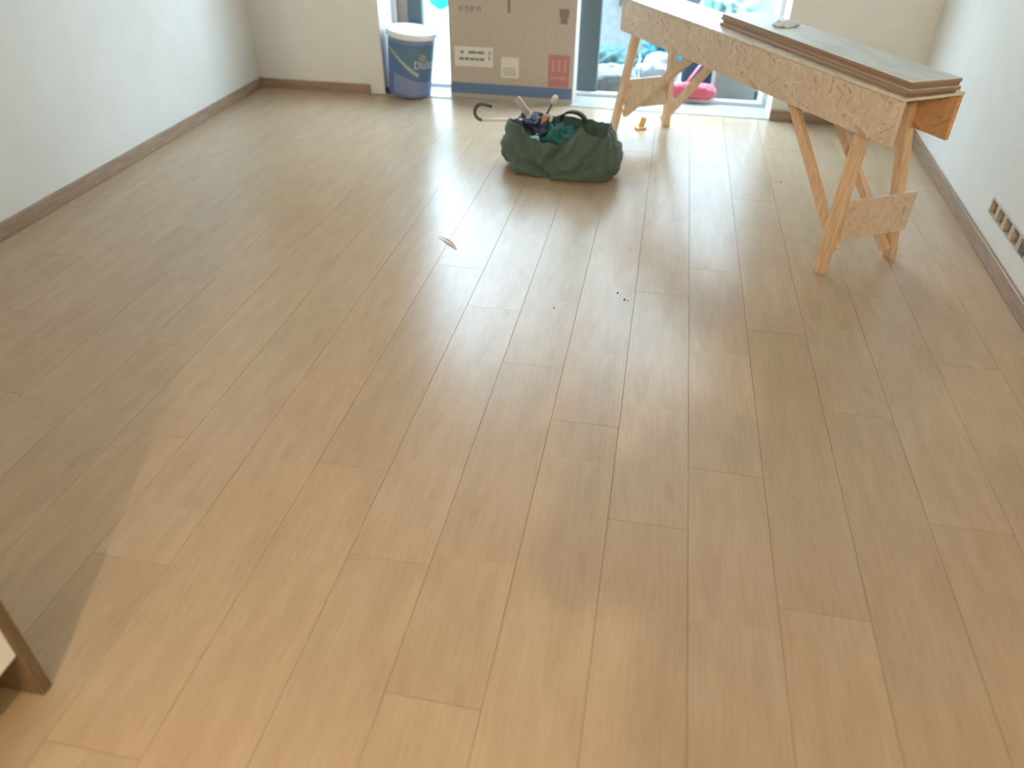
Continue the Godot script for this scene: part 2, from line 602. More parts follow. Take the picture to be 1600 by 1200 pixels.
func build_balcony() -> void:
	put("floor_balcony", box_mesh(Vector3(-2.6, -0.25, -6.75), Vector3(1.8, -0.004, -5.2), 0.0), M.tile).set_meta("kind", "structure")
	var st := flat()
	box(st, Vector3(-2.6, -0.004, -6.75), Vector3(1.8, 0.70, -6.6), 0.004)
	put("wall_parapet", done(st), M.render).set_meta("kind", "structure")
	for side in 2:  # unseen blocks added to limit the skylight and shape the floor reflection
		var t := thing("added_apartment_block", ["added unseen pale grey apartment block across the street, shaping the floor reflection", "added unseen pale grey apartment block to the left, narrowing the open sky"][side], "building", Vector3([-6.6, -48.5][side], -9, -26))
		put("walls", box_mesh(Vector3(0, 0, -12), Vector3(34, 34, 0), 0.02), M.block, t)
		for r in 10:
			for k in 9:
				put("window", box_mesh(Vector3(2.2 + k * 3.4, 1.6 + r * 3.2, -0.02), Vector3(3.7 + k * 3.4, 3.1 + r * 3.2, 0.03), 0.01), M.panel_grey, t)
	put("ground", box_mesh(Vector3(-150, -9.3, -200), Vector3(150, -9.0, 80), 0.0), M.street).set_meta("kind", "structure")

func build_bench() -> void:
	# local axes: x across the bench (near apron at -x), -z along it towards the door
	var t := thing("workbench", "long narrow strand board workbench on splayed wooden legs beside the right wall", "workbench", Vector3(0.86, 0, -2.97), 0.549)
	put("apron", box_mesh(Vector3(-0.215, 0.562, -1.77), Vector3(-0.199, 0.711, 0.19), 0.0015), M.osb, t)
	put("apron", box_mesh(Vector3(0.025, 0.562, -1.77), Vector3(0.041, 0.711, 0.19), 0.0015), M.osb_bounce_tint, t)  # far apron, its bounced warmth painted in by the tint
	put("bench_top", box_mesh(Vector3(-0.217, 0.7115, -1.772), Vector3(0.043, 0.722, 0.192), 0.0015), M.bench_top, t)
	var sd := Vector3(0, 0, 1)
	put("leg", bar_mesh(Vector3(-0.176, 0.0, 0.0), Vector3(-0.176, 0.70, 0.028), sd, 0.042, 0.040), M.pine, t)
	put("leg", bar_mesh(Vector3(0.182, 0.0, -0.006), Vector3(0.0, 0.65, 0.018), sd, 0.042, 0.036), M.pine, t)
	put("leg", bar_mesh(Vector3(-0.165, 0.0, -1.84), Vector3(-0.165, 0.70, -1.635), sd, 0.040, 0.036), M.pine, t)
	put("leg", bar_mesh(Vector3(0.185, 0.0, -1.84), Vector3(0.0, 0.66, -1.58), sd, 0.040, 0.036), M.pine, t)
	var sx := Vector3(1, 0, 0)
	put("brace", bar_mesh(Vector3(-0.138, 0.09, 0.01), Vector3(-0.165, 0.60, -0.42), sx, 0.026, 0.040), M.pine, t)
	put("brace", bar_mesh(Vector3(0.128, 0.05, 0.01), Vector3(0.005, 0.60, -0.41), sx, 0.026, 0.040), M.pine, t)
	put("brace", bar_mesh(Vector3(-0.138, 0.12, -1.77), Vector3(-0.165, 0.60, -1.08), sx, 0.026, 0.040), M.pine, t)
	put("brace", bar_mesh(Vector3(0.135, 0.05, -1.80), Vector3(0.0, 0.60, -1.10), sx, 0.026, 0.040), M.pine, t)
	put("tie_board", box_mesh(Vector3(-0.154, 0.142, 0.018), Vector3(0.172, 0.302, 0.034), 0.0015), M.osb, t)
	put("tie_board", box_mesh(Vector3(-0.150, 0.152, -1.765), Vector3(0.150, 0.310, -1.75), 0.0015), M.osb, t)
	# four spare laminate planks lie on the bench, a little askew
	var b := Basis(Vector3.UP, 0.549)
	var words := ["top spare plank with pale grey face of the four stacked on the workbench", "second spare laminate plank from the top of the stack on the workbench", "third spare laminate plank from the top of the stack on the workbench", "bottom spare laminate plank of the stack, lying directly on the workbench"]
	for k in 4:
		var low: float = 0.7225 + (3 - k) * 0.0122
		var turn: float = 0.549 - 0.052 + [0.0, 0.004, -0.003, 0.002][k]
		var p := Vector3(0.86, 0, -2.97) + b * Vector3(-0.201 + [0.0, 0.005, 0.001, 0.003][k], 0, 0.187 + [0.0, -0.008, 0.003, -0.012][k])
		var o := thing("laminate_plank", words[k], "plank", p + Vector3(0, low, 0), turn, "spare planks on the bench")
		put("core", box_mesh(Vector3(0, 0, -1.165), Vector3(0.203, 0.0108, 0), 0.001), M.core, o)
		put("decor_face", plank_mesh(0.201, 1.163, k % 3, 0.3 * k), M.plank_face, o, Vector3(0.001, 0.0119, -1.164))

func build_carton() -> void:
	var t := thing("cardboard_carton", "large brown cardboard carton with a blue band standing in the balcony doorway", "carton", Vector3(-0.935, 0.005, -4.915))
	put("body", box_mesh(Vector3(-0.397, 0, -0.2), Vector3(0.397, 0.63, 0), 0.003), M.card, t)
	var st := flat()
	box(st, Vector3(-0.392, 0.030, 0.0), Vector3(0.390, 0.096, 0.0008), 0.0)
	put("printed_band", done(st), M.print_blue, t)
	var lab := put("shipping_label", box_mesh(Vector3(-0.364, 0.196, 0), Vector3(-0.117, 0.312, 0.001), 0.0), M.paper, t)
	st = flat()
	var r := RandomNumberGenerator.new()
	r.seed = 4
	for row in [[-0.325, 0.272, [0.02, 0.0, 0.05, 0.045, 0.0, 0.012]], [-0.335, 0.232, [0.03, 0.03, 0.026, 0.022, 0.03]]]:
		var x: float = row[0]
		for w in row[2]:
			if w > 0.0: box(st, Vector3(x, row[1], 0.001), Vector3(x + w, row[1] + 0.016, 0.0014), 0.0)
			x += maxf(w, 0.018) + 0.006
	box(st, Vector3(-0.145, 0.235, 0.001), Vector3(-0.137, 0.262, 0.0014), 0.0)
	put("print", done(st), M.ink, lab).set_meta("kind", "stuff")
	var lab2 := put("paper_label", box_mesh(Vector3(-0.064, 0.14, 0), Vector3(0.048, 0.262, 0.001), 0.0), M.paper, t)
	st = flat()
	for k in 4: box(st, Vector3(-0.052, 0.155 + k * 0.013, 0.001), Vector3(0.03, 0.159 + k * 0.013, 0.0013), 0.0)
	put("print", done(st), M.print_dark, lab2).set_meta("kind", "stuff")
	var red := put("red_label", box_mesh(Vector3(0.235, 0.100, 0), Vector3(0.369, 0.292, 0.001), 0.0), M.print_red, t)
	st = flat()
	for k in 3: box(st, Vector3(0.257 + k * 0.038, 0.190, 0.001), Vector3(0.272 + k * 0.038, 0.262, 0.0013), 0.0)
	box(st, Vector3(0.25, 0.15, 0.001), Vector3(0.352, 0.162, 0.0013), 0.0)
	put("print", done(st), M.print_pink, red).set_meta("kind", "stuff")
	# handling marks: a line of worn letters, an arrow and an umbrella mark
	st = flat()
	for k in 4:
		var x := -0.325 + k * 0.036
		box(st, Vector3(x, 0.512, 0), Vector3(x + 0.006, 0.542, 0.0006), 0.0)
		box(st, Vector3(x, 0.536, 0), Vector3(x + 0.024, 0.542, 0.0006), 0.0)
		if k % 2 == 0: box(st, Vector3(x, 0.522, 0), Vector3(x + 0.02, 0.528, 0.0006), 0.0)
		else: box(st, Vector3(x + 0.018, 0.512, 0), Vector3(x + 0.024, 0.542, 0.0006), 0.0)
	put("printed_letters", done(st), M.print_dark, t).set_meta("kind", "stuff")
	st = flat()
	box(st, Vector3(-0.026, 0.515, 0), Vector3(-0.008, 0.59, 0.0006), 0.0)
	put("printed_arrow", done(st), M.print_dark, t)
	st = flat()
	box(st, Vector3(0.29, 0.505, 0), Vector3(0.35, 0.55, 0.0006), 0.0)
	box(st, Vector3(0.298, 0.468, 0), Vector3(0.342, 0.505, 0.0006), 0.0)
	put("printed_symbol", done(st), M.print_dark, t)

func build_bucket() -> void:
	var t := thing("paint_bucket", "blue paint bucket with a white lid standing by the left door jamb", "bucket", Vector3(-1.612, 0.014, -4.925))
	t.rotation.z = -0.10
	var rad := func(y: float) -> float: return lerpf(0.136, 0.150, y / 0.36)
	put("pail", lathe([[0.0, 0.0], [0.130, 0.0], [0.136, 0.01], [rad.call(0.34), 0.34], [rad.call(0.355), 0.355]], 48), M.bucket_mauve, t)
	var lid := put("lid", lathe([[0.151, 0.352], [0.158, 0.352], [0.161, 0.358], [0.161, 0.380], [0.157, 0.387], [0.147, 0.388], [0.142, 0.383], [0.0, 0.383]], 48), M.white_plastic, t)
	put("lid_rib", lathe([[0.1605, 0.364], [0.1632, 0.366], [0.1632, 0.370], [0.1605, 0.372]], 48), M.white_plastic, lid)
	# printed wrap: patches that follow the wall of the pail; angle 0 faces the room
	put("printed_wrap", wrap_patch(rad, -1.5, 1.5, func(_a): return 0.012, func(_a): return 0.325, 0.0006), M.bucket_blue, t)
	put("printed_panel", wrap_patch(rad, -1.0, 1.35, func(a): return 0.205 - 0.075 * sin(a * 1.1 + 0.2), func(_a): return 0.318, 0.0012), M.bucket_teal, t)
	put("printed_swoosh", wrap_patch(rad, -0.95, 0.65, func(a): return 0.205 - 0.095 * sin(a * 1.2 + 0.1), func(a): return 0.222 - 0.088 * sin(a * 1.2 + 0.05), 0.0018), M.swoosh, t)
	put("printed_flower", wrap_patch(rad, 0.62, 0.98, func(a): return 0.245 - 0.02 * cos((a - 0.8) * 8.0), func(a): return 0.255 + 0.022 * cos((a - 0.8) * 8.0), 0.0018), M.orange_print, t)
	put("mauve_panel", wrap_patch(rad, -0.55, 1.4, func(_a): return 0.018, func(a): return 0.13 - 0.03 * sin(a * 1.4), 0.0012), M.bucket_mauve, t)
	var tm := TextMesh.new()
	tm.text = "Dulux"
	var font := SystemFont.new()
	font.font_names = PackedStringArray(["Droid Serif"])
	tm.font = font
	tm.font_size = 48
	tm.pixel_size = 0.0013
	tm.depth = 0.0008
	var arr := tm.get_mesh_arrays()
	var v: PackedVector3Array = arr[Mesh.ARRAY_VERTEX]
	var lo := 1e9
	for p in v: lo = minf(lo, p.x)
	for i in v.size():
		var y: float = 0.208 + v[i].y
		var a: float = 0.42 + (v[i].x - lo) / 0.15
		var rr: float = rad.call(y) + 0.002 + v[i].z
		v[i] = Vector3(sin(a) * rr, y, cos(a) * rr)
	arr[Mesh.ARRAY_VERTEX] = v
	arr[Mesh.ARRAY_NORMAL] = null
	arr[Mesh.ARRAY_TANGENT] = null
	var am := ArrayMesh.new()
	am.add_surface_from_arrays(Mesh.PRIMITIVE_TRIANGLES, arr)
	put("lettering", am, M.lettering, t)
	var w := thing("plastic_wedge", "small dark navy plastic block against the foot of the paint bucket", "block", Vector3(-1.772, 0.005, -4.905), 0.1)
	var st := flat()
	bar(st, Vector3(0.0, 0.018, 0.0), Vector3(0.055, 0.018, 0.0), Vector3(0, 1, 0), 0.036, 0.03, 0.004)
	put("block", done(st), M.navy, w)

func wrap_patch(rad: Callable, a0: float, a1: float, low: Callable, high: Callable, off: float) -> Mesh:
	var rows := []
	for i in 7:
		var row := []
		for k in 25:
			var a := lerpf(a0, a1, k / 24.0)
			var y: float = lerpf(low.call(a), high.call(a), i / 6.0)
			var r: float = rad.call(y) + off
			row.append(Vector3(sin(a) * r, y, cos(a) * r))
		rows.append(row)
	return sheet(rows, false)

func build_bag() -> void:
	var at := Vector3(-0.455, 0.0, -3.77)
	var t := thing("tool_bag", "slumped dark green canvas tool bag standing open on the floor", "bag", at, -0.16)
	var nz := FastNoiseLite.new()
	nz.seed = 77
	nz.frequency = 7.0
	nz.fractal_octaves = 2
	var n := 200
	var rim := func(th: float) -> float:
		var x := cos(th)
		var z := sin(th)
		var h := 0.232
		if z > 0.0:
			h += z * (-0.055 * exp(-pow((x + 0.10) / 0.34, 2)) + 0.045 * exp(-pow((x - 0.42) / 0.16, 2)))
		h += 0.012 * exp(-pow((x + 0.95) / 0.2, 2)) - 0.02 * exp(-pow((x - 0.72) / 0.08, 2)) * maxf(z, 0.0)
		return h
	var outline := func(th: float, s: float) -> Vector2:
		var e := 0.72
		var c := cos(th)
		var q := sin(th)
		return Vector2(signf(c) * pow(absf(c), e) * 0.285 * s, signf(q) * pow(absf(q), e) * 0.155 * s)
	var rows := []
	var prof := [[0.0, 0.0], [0.55, 0.0], [0.88, 0.0], [0.965, 0.04], [0.99, 0.10], [1.0, 0.16], [1.005, 0.22], [1.01, 0.28], [1.01, 0.34], [1.005, 0.42], [1.0, 0.5], [0.99, 0.57], [0.985, 0.64], [0.975, 0.71], [0.965, 0.78], [0.955, 0.84], [0.95, 0.9], [0.94, 0.97], [0.925, 1.0], [0.905, 0.985], [0.89, 0.9], [0.87, 0.7], [0.86, 0.55], [0.4, 0.5], [0.0, 0.5]]
	for i in prof.size():
		var row := []
		for k in n:
			var th := TAU * k / n
			var o: Vector2 = outline.call(th, prof[i][0])
			var h: float = rim.call(th) * prof[i][1]
			var p := Vector3(o.x, h, o.y)
			var out := Vector3(cos(th), 0, sin(th))
			if i > 2 and i < 24:
				# slumped folds: long drapes from the rim corners, and small creases
				var fold := sin(o.x * 34.0 + p.y * 26.0 * signf(o.x) + 1.2) * 0.007 + nz.get_noise_3d(p.x, p.y * 0.7, p.z) * 0.03
				var dr := absf(fposmod((o.x - 0.02) * 1.0 + absf(p.y - 0.10) * 1.5, 0.13) - 0.065) - 0.032
				var crease := 0.0
				if sin(th) > 0.0:
					for c in [[Vector2(0.13, 0.26), Vector2(-0.07, 0.04)], [Vector2(-0.20, 0.23), Vector2(-0.09, 0.05)], [Vector2(0.23, 0.22), Vector2(0.12, 0.06)], [Vector2(-0.24, 0.10), Vector2(-0.02, 0.02)], [Vector2(0.20, 0.08), Vector2(0.04, 0.03)]]:
						var q := Geometry2D.get_closest_point_to_segment(Vector2(o.x, p.y), c[0], c[1])
						var e := (Vector2(o.x, p.y) - q).length()
						crease += 0.012 * exp(-pow((e - 0.032) / 0.018, 2)) - 0.020 * exp(-e * e / 0.00022)
				p += out * (fold + dr * 0.16 + crease * sin(th))
				p.y += nz.get_noise_3d(p.x * 2.0 + 5.0, 0, p.z * 2.0) * 0.02 * prof[i][1]
			row.append(p)
		rows.append(row)
	put("canvas_body", sheet(rows, true), M.canvas, t)
	for s in [-1, 1]:
		put("side_pocket", heap(Vector3(0.085, 0.15, 0.17), 0.75, 0.02, 9.0, 90 + s, 18, 26), M.canvas, t, Vector3(0.258 * s, 0.02, 0.0))
	# carrying strap that stands up in an arch at the back
	var pts := []
	for i in 15:
		var a := PI * i / 14.0
		pts.append(Vector3(0.03 + cos(a) * 0.062, 0.225 + sin(a) * 0.05, -0.10 + sin(a) * 0.02))
	var srows := []
	for i in pts.size():
		var a := PI * i / 14.0
		var outw := Vector3(cos(a), sin(a), 0)
		srows.append([pts[i] + Vector3(0, 0, 0.025) + outw * 0.006, pts[i] + Vector3(0, 0, 0.025) - outw * 0.003, pts[i] - Vector3(0, 0, 0.025) - outw * 0.003, pts[i] - Vector3(0, 0, 0.025) + outw * 0.003])
	put("carrying_strap", sheet(srows, true), M.webbing, t)
	var band := []
	for i in 13:
		var f := i / 12.0
		var y := lerpf(0.19, 0.04, f)
		band.append([Vector3(0.13 - f * 0.02, y, 0.15 + 0.012 * sin(f * PI)), Vector3(0.165 - f * 0.02, y, 0.146 + 0.012 * sin(f * PI))])
	# what sticks out of the bag; each is a thing of its own, held by the bag
	var o := thing("rasp", "silver ridged metal rasp sticking out of the left of the tool bag", "tool", at)
	var a0 := Vector3(-0.10, 0.14, 0.02)
	var a1 := Vector3(-0.165, 0.245, -0.03)
	var a2 := Vector3(-0.242, 0.330, -0.05)
	put("handle", tube([a0, a1], [0.013, 0.011], 12), M.black_grip, o)
	var st := flat()
	bar(st, a1, a2, Vector3(0.6, 0.7, 0.3), 0.038, 0.008, 0.001)
	put("blade", done(st), mat(Color(0.93, 0.92, 0.90), 0.4), o)
	st = flat()
	for k in 9:
		var c := a1.lerp(a2, 0.2 + k * 0.09)
		bar(st, c, c + (a2 - a1).normalized() * 0.005, Vector3(0.6, 0.7, 0.3), 0.038, 0.011, 0.0)
	put("teeth", done(st), M.steel, o)
	o = thing("paintbrush", "paintbrush with a thin dark stem and white tip standing in the tool bag", "brush", at)
	var b0 := Vector3(-0.15, 0.14, 0.0)
	var b1 := Vector3(-0.062, 0.315, -0.04)
	put("stem", tube([b0, b0.lerp(b1, 0.6), b1], [0.007, 0.006, 0.005], 10), M.grey_hook, o)
	put("bristles", tube([b1, b1 + Vector3(0.006, 0.012, -0.001), b1 + Vector3(0.014, 0.03, -0.003), b1 + Vector3(0.019, 0.041, -0.004)], [0.008, 0.015, 0.016, 0.010], 12), M.bristle, o)
	o = thing("hammer", "hammer with a tan wooden handle end showing above the tool bag", "hammer", at)
	put("handle", tube([Vector3(-0.13, 0.12, 0.06), Vector3(-0.09, 0.235, 0.02), Vector3(-0.082, 0.268, 0.01), Vector3(-0.079, 0.277, 0.008)], [0.014, 0.016, 0.019, 0.012], 12), M.tan_wood, o)
	put("ferrule", tube([Vector3(-0.062, 0.235, 0.03), Vector3(-0.052, 0.275, 0.02)], [0.009], 12), M.chrome, o)
	for k in 2:
		var c: Vector3 = [Vector3(-0.185, 0.222, 0.03), Vector3(-0.112, 0.19, 0.075)][k]
		o = thing("spanner", ["chrome spanner lying among dark tools on the left in the bag", "chrome spanner tip glinting in the middle of the bag opening"][k], "spanner", at + c)
		var ringp := []
		for i in 17:
			var a := TAU * i / 16.0
			ringp.append(Vector3(cos(a) * 0.013, sin(a) * 0.010, sin(a) * 0.008))
		put("ring_end", tube(ringp, [0.0045], 8, false), M.chrome, o)
		put("shaft", tube([Vector3(0.0, -0.012, -0.008), Vector3(0.035, -0.07, -0.01)], [0.006], 8), M.chrome, o)
	o = thing("dark_cloth", "dark navy blue cloth bunched inside the left of the tool bag", "cloth", at + Vector3(-0.135, 0.13, 0.0))
	put("folds", heap(Vector3(0.13, 0.11, 0.13), 0.8, 0.05, 12.0, 64, 22, 34), M.navy, o)
	o = thing("teal_cloth", "teal green cloth bunched in the middle of the open tool bag", "cloth", at + Vector3(-0.025, 0.11, 0.01))
	put("folds", heap(Vector3(0.16, 0.09, 0.15), 0.8, 0.05, 12.0, 65, 22, 34), M.teal_cloth, o)
	o = thing("blue_sleeve", "small pale blue plastic sleeve inside the front of the tool bag", "sleeve", at + Vector3(-0.125, 0.165, 0.105), 0.2)
	put("sleeve", heap(Vector3(0.05, 0.03, 0.03), 0.7, 0.008, 20.0, 66, 14, 20), M.ice_blue, o)
	o = thing("hooked_cane", "thin white rod with a dark curved hook lying out of the tool bag", "cane", at)
	put("rod", tube([Vector3(-0.18, 0.225, -0.05), Vector3(-0.28, 0.224, -0.04), Vector3(-0.415, 0.220, -0.02)], [0.0075], 10), M.white_rod, o)
	var hook := []
	for i in 15:
		var a := -PI / 2 - PI * 1.12 * i / 14.0
		hook.append(Vector3(-0.415 + cos(a) * 0.038, 0.258 + sin(a) * 0.038, -0.02 - i * 0.001))
	hook.append(Vector3(-0.365, 0.286, -0.036))
	put("hook", tube(hook, [0.0085], 10), M.grey_hook, o)

func build_cabinet() -> void:
	# stands close to the camera on the left; the photograph shows only its lower corner
	var t := thing("cabinet", "tall cabinet with dark brown end panel and white door at lower left", "cabinet", Vector3(-1.06, 0, -0.685), 0.0)
	put("end_panel", box_mesh(Vector3(-0.42, 0, 0), Vector3(0.0, 2.1, 0.026), 0.003), M.wenge, t)
	put("end_panel", box_mesh(Vector3(-0.42, 0, 0.90), Vector3(0.0, 2.1, 0.926), 0.003), M.wenge, t)
	put("back_panel", box_mesh(Vector3(-0.42, 0.12, 0.026), Vector3(-0.405, 2.1, 0.90), 0.001), M.wenge, t)
	put("top_panel", box_mesh(Vector3(-0.405, 2.07, 0.026), Vector3(-0.022, 2.1, 0.90), 0.001), M.wenge, t)
	put("bottom_shelf", box_mesh(Vector3(-0.405, 0.14, 0.026), Vector3(-0.022, 0.16, 0.90), 0.001), M.wenge, t)
	for k in 2:
		put("door", box_mesh(Vector3(-0.020, 0.138, 0.027 + k * 0.437), Vector3(-0.002, 2.068, 0.461 + k * 0.437), 0.002), M.door_white, t)

func build_wall_boxes() -> void:
	var words := ["open electrical wall box at the far end of the row of five", "second open electrical wall box from the far end of the row", "middle open electrical wall box of the row of five low on the wall", "fourth open electrical wall box, beside the one holding a grey socket insert", "nearest electrical wall box of the row, holding a grey socket insert"]
	var base := Transform3D(Basis(Vector3.UP, -0.03545), Vector3(1.457, 0, -4.9))
	for k in 5:
		var o := thing("wall_box", words[k], "wall box", base * Vector3(0, 0.150, 1.627 + k * 0.0942), -0.03545, "electrical boxes in the right wall")
		var w := 0.093
		var st := flat()
		box(st, Vector3(-0.004, 0.001, 0.001), Vector3(0.05, 0.006, w), 0.001)
		box(st, Vector3(-0.004, 0.060, 0.001), Vector3(0.05, 0.065, w), 0.001)
		box(st, Vector3(-0.004, 0.006, 0.001), Vector3(0.05, 0.060, 0.014), 0.001)
		box(st, Vector3(-0.004, 0.006, w - 0.014), Vector3(0.05, 0.060, w), 0.001)
		put("rim", done(st), M.cream_plastic, o)
		put("back_plate", box_mesh(Vector3(0.046, 0.006, 0.014), Vector3(0.05, 0.060, w - 0.014), 0.0), M.clay, o)
		if k == 4:
			put("socket_insert", box_mesh(Vector3(-0.002, 0.012, 0.020), Vector3(0.03, 0.054, 0.07), 0.004), M.grey_hook, o)

func build_clutter() -> void:
	# things on the balcony, seen past the carton and under the bench
	var o := thing("plastic_crate", "low grey green plastic crate at the right end of the balcony doorway", "crate", Vector3(0.485, 0, -5.42))
	var st := flat()
	box(st, Vector3(-0.15, 0.0, -0.18), Vector3(0.15, 0.215, 0.17), 0.012)
	put("body", done(st), M.crate_grey, o)
	put("rim", box_mesh(Vector3(-0.158, 0.20, -0.188), Vector3(0.158, 0.222, 0.178), 0.006), M.crate_grey, o)
	put("hand_hole", box_mesh(Vector3(0.118, 0.02, 0.1695), Vector3(0.14, 0.07, 0.1715), 0.0008), M.dark_panel, o)
	o = thing("broom", "pink broom with a thin pale pink handle lying on the balcony sill", "broom", Vector3(0.205, 0.028, -5.16))
	put("bristle_head", heap(Vector3(0.29, 0.085, 0.10), 0.62, 0.012, 22.0, 71, 20, 40), M.pink, o)
	put("handle", tube([Vector3(-0.05, 0.07, -0.02), Vector3(0.05, 0.20, -0.13), Vector3(0.36, 0.62, -0.50)], [0.0085], 10), M.pink_rod, o)
	o = thing("slate_case", "dark slate blue case standing behind the far end of the workbench", "case", Vector3(0.235, -0.004, -5.68), 0.0)
	st = flat()
	box(st, Vector3(-0.10, 0.0, -0.12), Vector3(0.115, 0.30, 0.09), 0.02)
	put("shell", done(st), mat(Color(0.25, 0.29, 0.37), 0.6), o)
	put("lid_seam", box_mesh(Vector3(-0.102, 0.17, -0.122), Vector3(0.117, 0.178, 0.092), 0.001), M.black_grip, o)
	o = thing("white_sack", "rumpled pale grey sack on the balcony behind the bench legs", "sack", Vector3(-0.02, -0.004, -5.48))
	put("cloth", heap(Vector3(0.22, 0.20, 0.26), 0.7, 0.03, 7.0, 72), M.white_bag, o)
	o = thing("teal_bag", "crumpled shiny teal plastic bag on the balcony behind the bench legs", "bag", Vector3(0.0, -0.004, -6.0))
	put("film", heap(Vector3(0.25, 0.26, 0.20), 0.8, 0.08, 8.0, 73, 34, 60), M.teal_bag, o)
	o = thing("grey_bundle", "bundle under a light grey dust sheet just beyond the sill", "bundle", Vector3(-0.32, -0.004, -5.42))
	put("dust_sheet", heap(Vector3(0.30, 0.12, 0.36), 0.6, 0.03, 6.0, 74), M.grey_cloth, o)
	o = thing("green_tarpaulin", "folded dark green tarpaulin heaped on the balcony beside the carton", "tarpaulin", Vector3(-0.40, -0.004, -5.84))
	put("folds", heap(Vector3(0.38, 0.13, 0.38), 0.7, 0.05, 6.0, 75, 30, 56), M.green_tarp, o)
	o = thing("grey_board", "tall light grey board with a small dark grip leaning on the balcony parapet", "board", Vector3(-0.33, -0.004, -6.44))
	put("board", bar_mesh(Vector3(0.0, 0.0, 0.0), Vector3(0.0, 0.68, -0.10), Vector3(1, 0, 0), 0.42, 0.03, 0.003), M.panel_grey, o)
	put("grip", bar_mesh(Vector3(-0.045, 0.335, -0.012), Vector3(-0.045, 0.42, -0.02), Vector3(1, 0, 0), 0.025, 0.03, 0.003), M.dark_panel, o)
	o = thing("dark_board", "dark grey board leaning on the parapet above the workbench top", "board", Vector3(0.17, -0.004, -6.30))
	put("board", bar_mesh(Vector3(0.0, 0.0, 0.0), Vector3(0.0, 0.72, -0.22), Vector3(1, 0, 0), 0.40, 0.025, 0.003), M.dark_panel, o)
	o = thing("small_carton", "small brown carton on the balcony behind the workbench", "carton", Vector3(0.52, -0.004, -6.1))
	put("body", box_mesh(Vector3(-0.16, 0, -0.15), Vector3(0.19, 0.37, 0.12), 0.003), M.card, o)
	o = thing("plastic_sheet", "pale turquoise plastic sheet crumpled on top of the small carton", "sheet", Vector3(0.42, 0.367, -6.10))
	put("film", heap(Vector3(0.25, 0.15, 0.22), 0.9, 0.12, 7.0, 76, 30, 50), mat(Color(0.70, 0.84, 0.85), 0.35), o)
	o = thing("lavender_folder", "lavender grey sheet standing upright at the right of the small carton", "sheet", Vector3(0.655, 0.367, -6.0), -0.2)
	put("card", bar_mesh(Vector3(0, 0.0, 0), Vector3(0.0, 0.30, -0.03), Vector3(1, 0, 0), 0.12, 0.006, 0.001), M.lavender, o)
	# clothes airer behind the carton, with a turquoise towel whose corner hangs into view
	o = thing("clothes_airer", "white clothes airer standing on the balcony behind the tall carton", "airer", Vector3(-1.1, -0.004, -5.62))
	for x in [-0.36, 0.36]:
		for z in [-0.16, 0.16]:
			put("leg", tube([Vector3(x, 0.0, z), Vector3(x, 0.74, -z * 0.4)], [0.009], 8), M.white_plastic, o)
	for z in [-0.064, 0.064]:
		put("rail", tube([Vector3(-0.56, 0.74, z), Vector3(0.40, 0.74, z)], [0.008], 8), M.white_plastic, o)
	o = thing("towel", "turquoise towel whose corner hangs beside the top left of the tall carton", "towel", Vector3(-1.44, 0.75, -5.548))
	var rows := []
	for i in 15:
		var row := []
		for k in 11:
			var f := k / 10.0
			var hang: float = lerpf(0.35, 0.20, absf(f - 0.25) * 1.2) * i / 14.0
			row.append(Vector3(lerpf(-0.2, 0.12, f) + 0.02 * hang, -hang, 0.014 * sin(f * 9.0) * i / 14.0))
		rows.append(row)
	for i in range(14, -1, -1):
		var row := []
		for k in 11: row.append(rows[i][k] - Vector3(0, 0, 0.004))
		rows.append(row)
	put("cloth", sheet(rows, false), mat(Color(0.20, 0.78, 0.80), 0.8), o)

func build_debris() -> void:
	# offcut under the far end of the bench
	var o := thing("wood_offcut", "small orange wood offcut lying on the floor between the far bench legs", "offcut", Vector3(-0.085, 0, -4.53), 0.5)
	var st := flat()
	box(st, Vector3(-0.03, 0, -0.02), Vector3(0.03, 0.014, 0.02), 0.002)
	bar(st, Vector3(0.0, 0.012, 0.0), Vector3(0.025, 0.062, -0.012), Vector3(1, 0, 0), 0.034, 0.010, 0.002)
	put("chip", done(st), M.chip, o)
	# a curl of shaving
	o = thing("wood_shaving", "thin curved brown wood shaving on the floor in front of the bag", "shaving", Vector3(-0.805, 0.0, -2.81))
	var rows := []
	for i in 15:
		var f := i / 14.0
		var c := Vector3(lerpf(-0.045, 0.055, f), 0.003 + 0.006 * sin(f * PI), lerpf(-0.055, 0.045, f * f * 0.5 + f * 0.5))
		var w := 0.0045 * sin(clampf(f, 0.06, 0.94) * PI) + 0.001
		rows.append([c + Vector3(-w, 0, w * 0.5), c + Vector3(0, 0.0016, 0), c + Vector3(w, 0, -w * 0.5), c - Vector3(0, 0.0012, 0)])
	put("curl", sheet(rows, true), M.chip, o)
	var spots := [[-0.065, -2.537, 0.0045], [-0.036, -2.49, 0.005], [-0.024, -2.485, 0.004], [-0.284, -2.375, 0.004], [0.65, -3.838, 0.005]]
	var words := ["left speck of dirt of the small cluster on the bright floor", "middle speck of dirt of the small cluster on the bright floor", "right speck of dirt of the small cluster on the bright floor", "single dark speck on the floor plank left of the speck cluster", "single dark speck on the floor left of the workbench front legs"]
	for k in 5:
		var s: float = spots[k][2]
		o = thing("dirt_speck", words[k], "speck", Vector3(spots[k][0], 0, spots[k][1]), k * 0.7)
		put("crumb", heap(Vector3(s * 1.6, s * 0.8, s), 0.9, s * 0.4, 90.0, 80 + k, 8, 10), M.speck, o)
	# scrap lying on the spare planks
	var b := Basis(Vector3.UP, 0.549)
	o = thing("paper_scrap", "crumpled off-white paper scrap lying on the top spare plank", "scrap", Vector3(0.86, 0.7715, -2.97) + b * Vector3(-0.04, 0, -0.67), 0.6)
	put("paper", heap(Vector3(0.11, 0.014, 0.06), 0.9, 0.014, 26.0, 87, 16, 30), M.white_plastic, o)

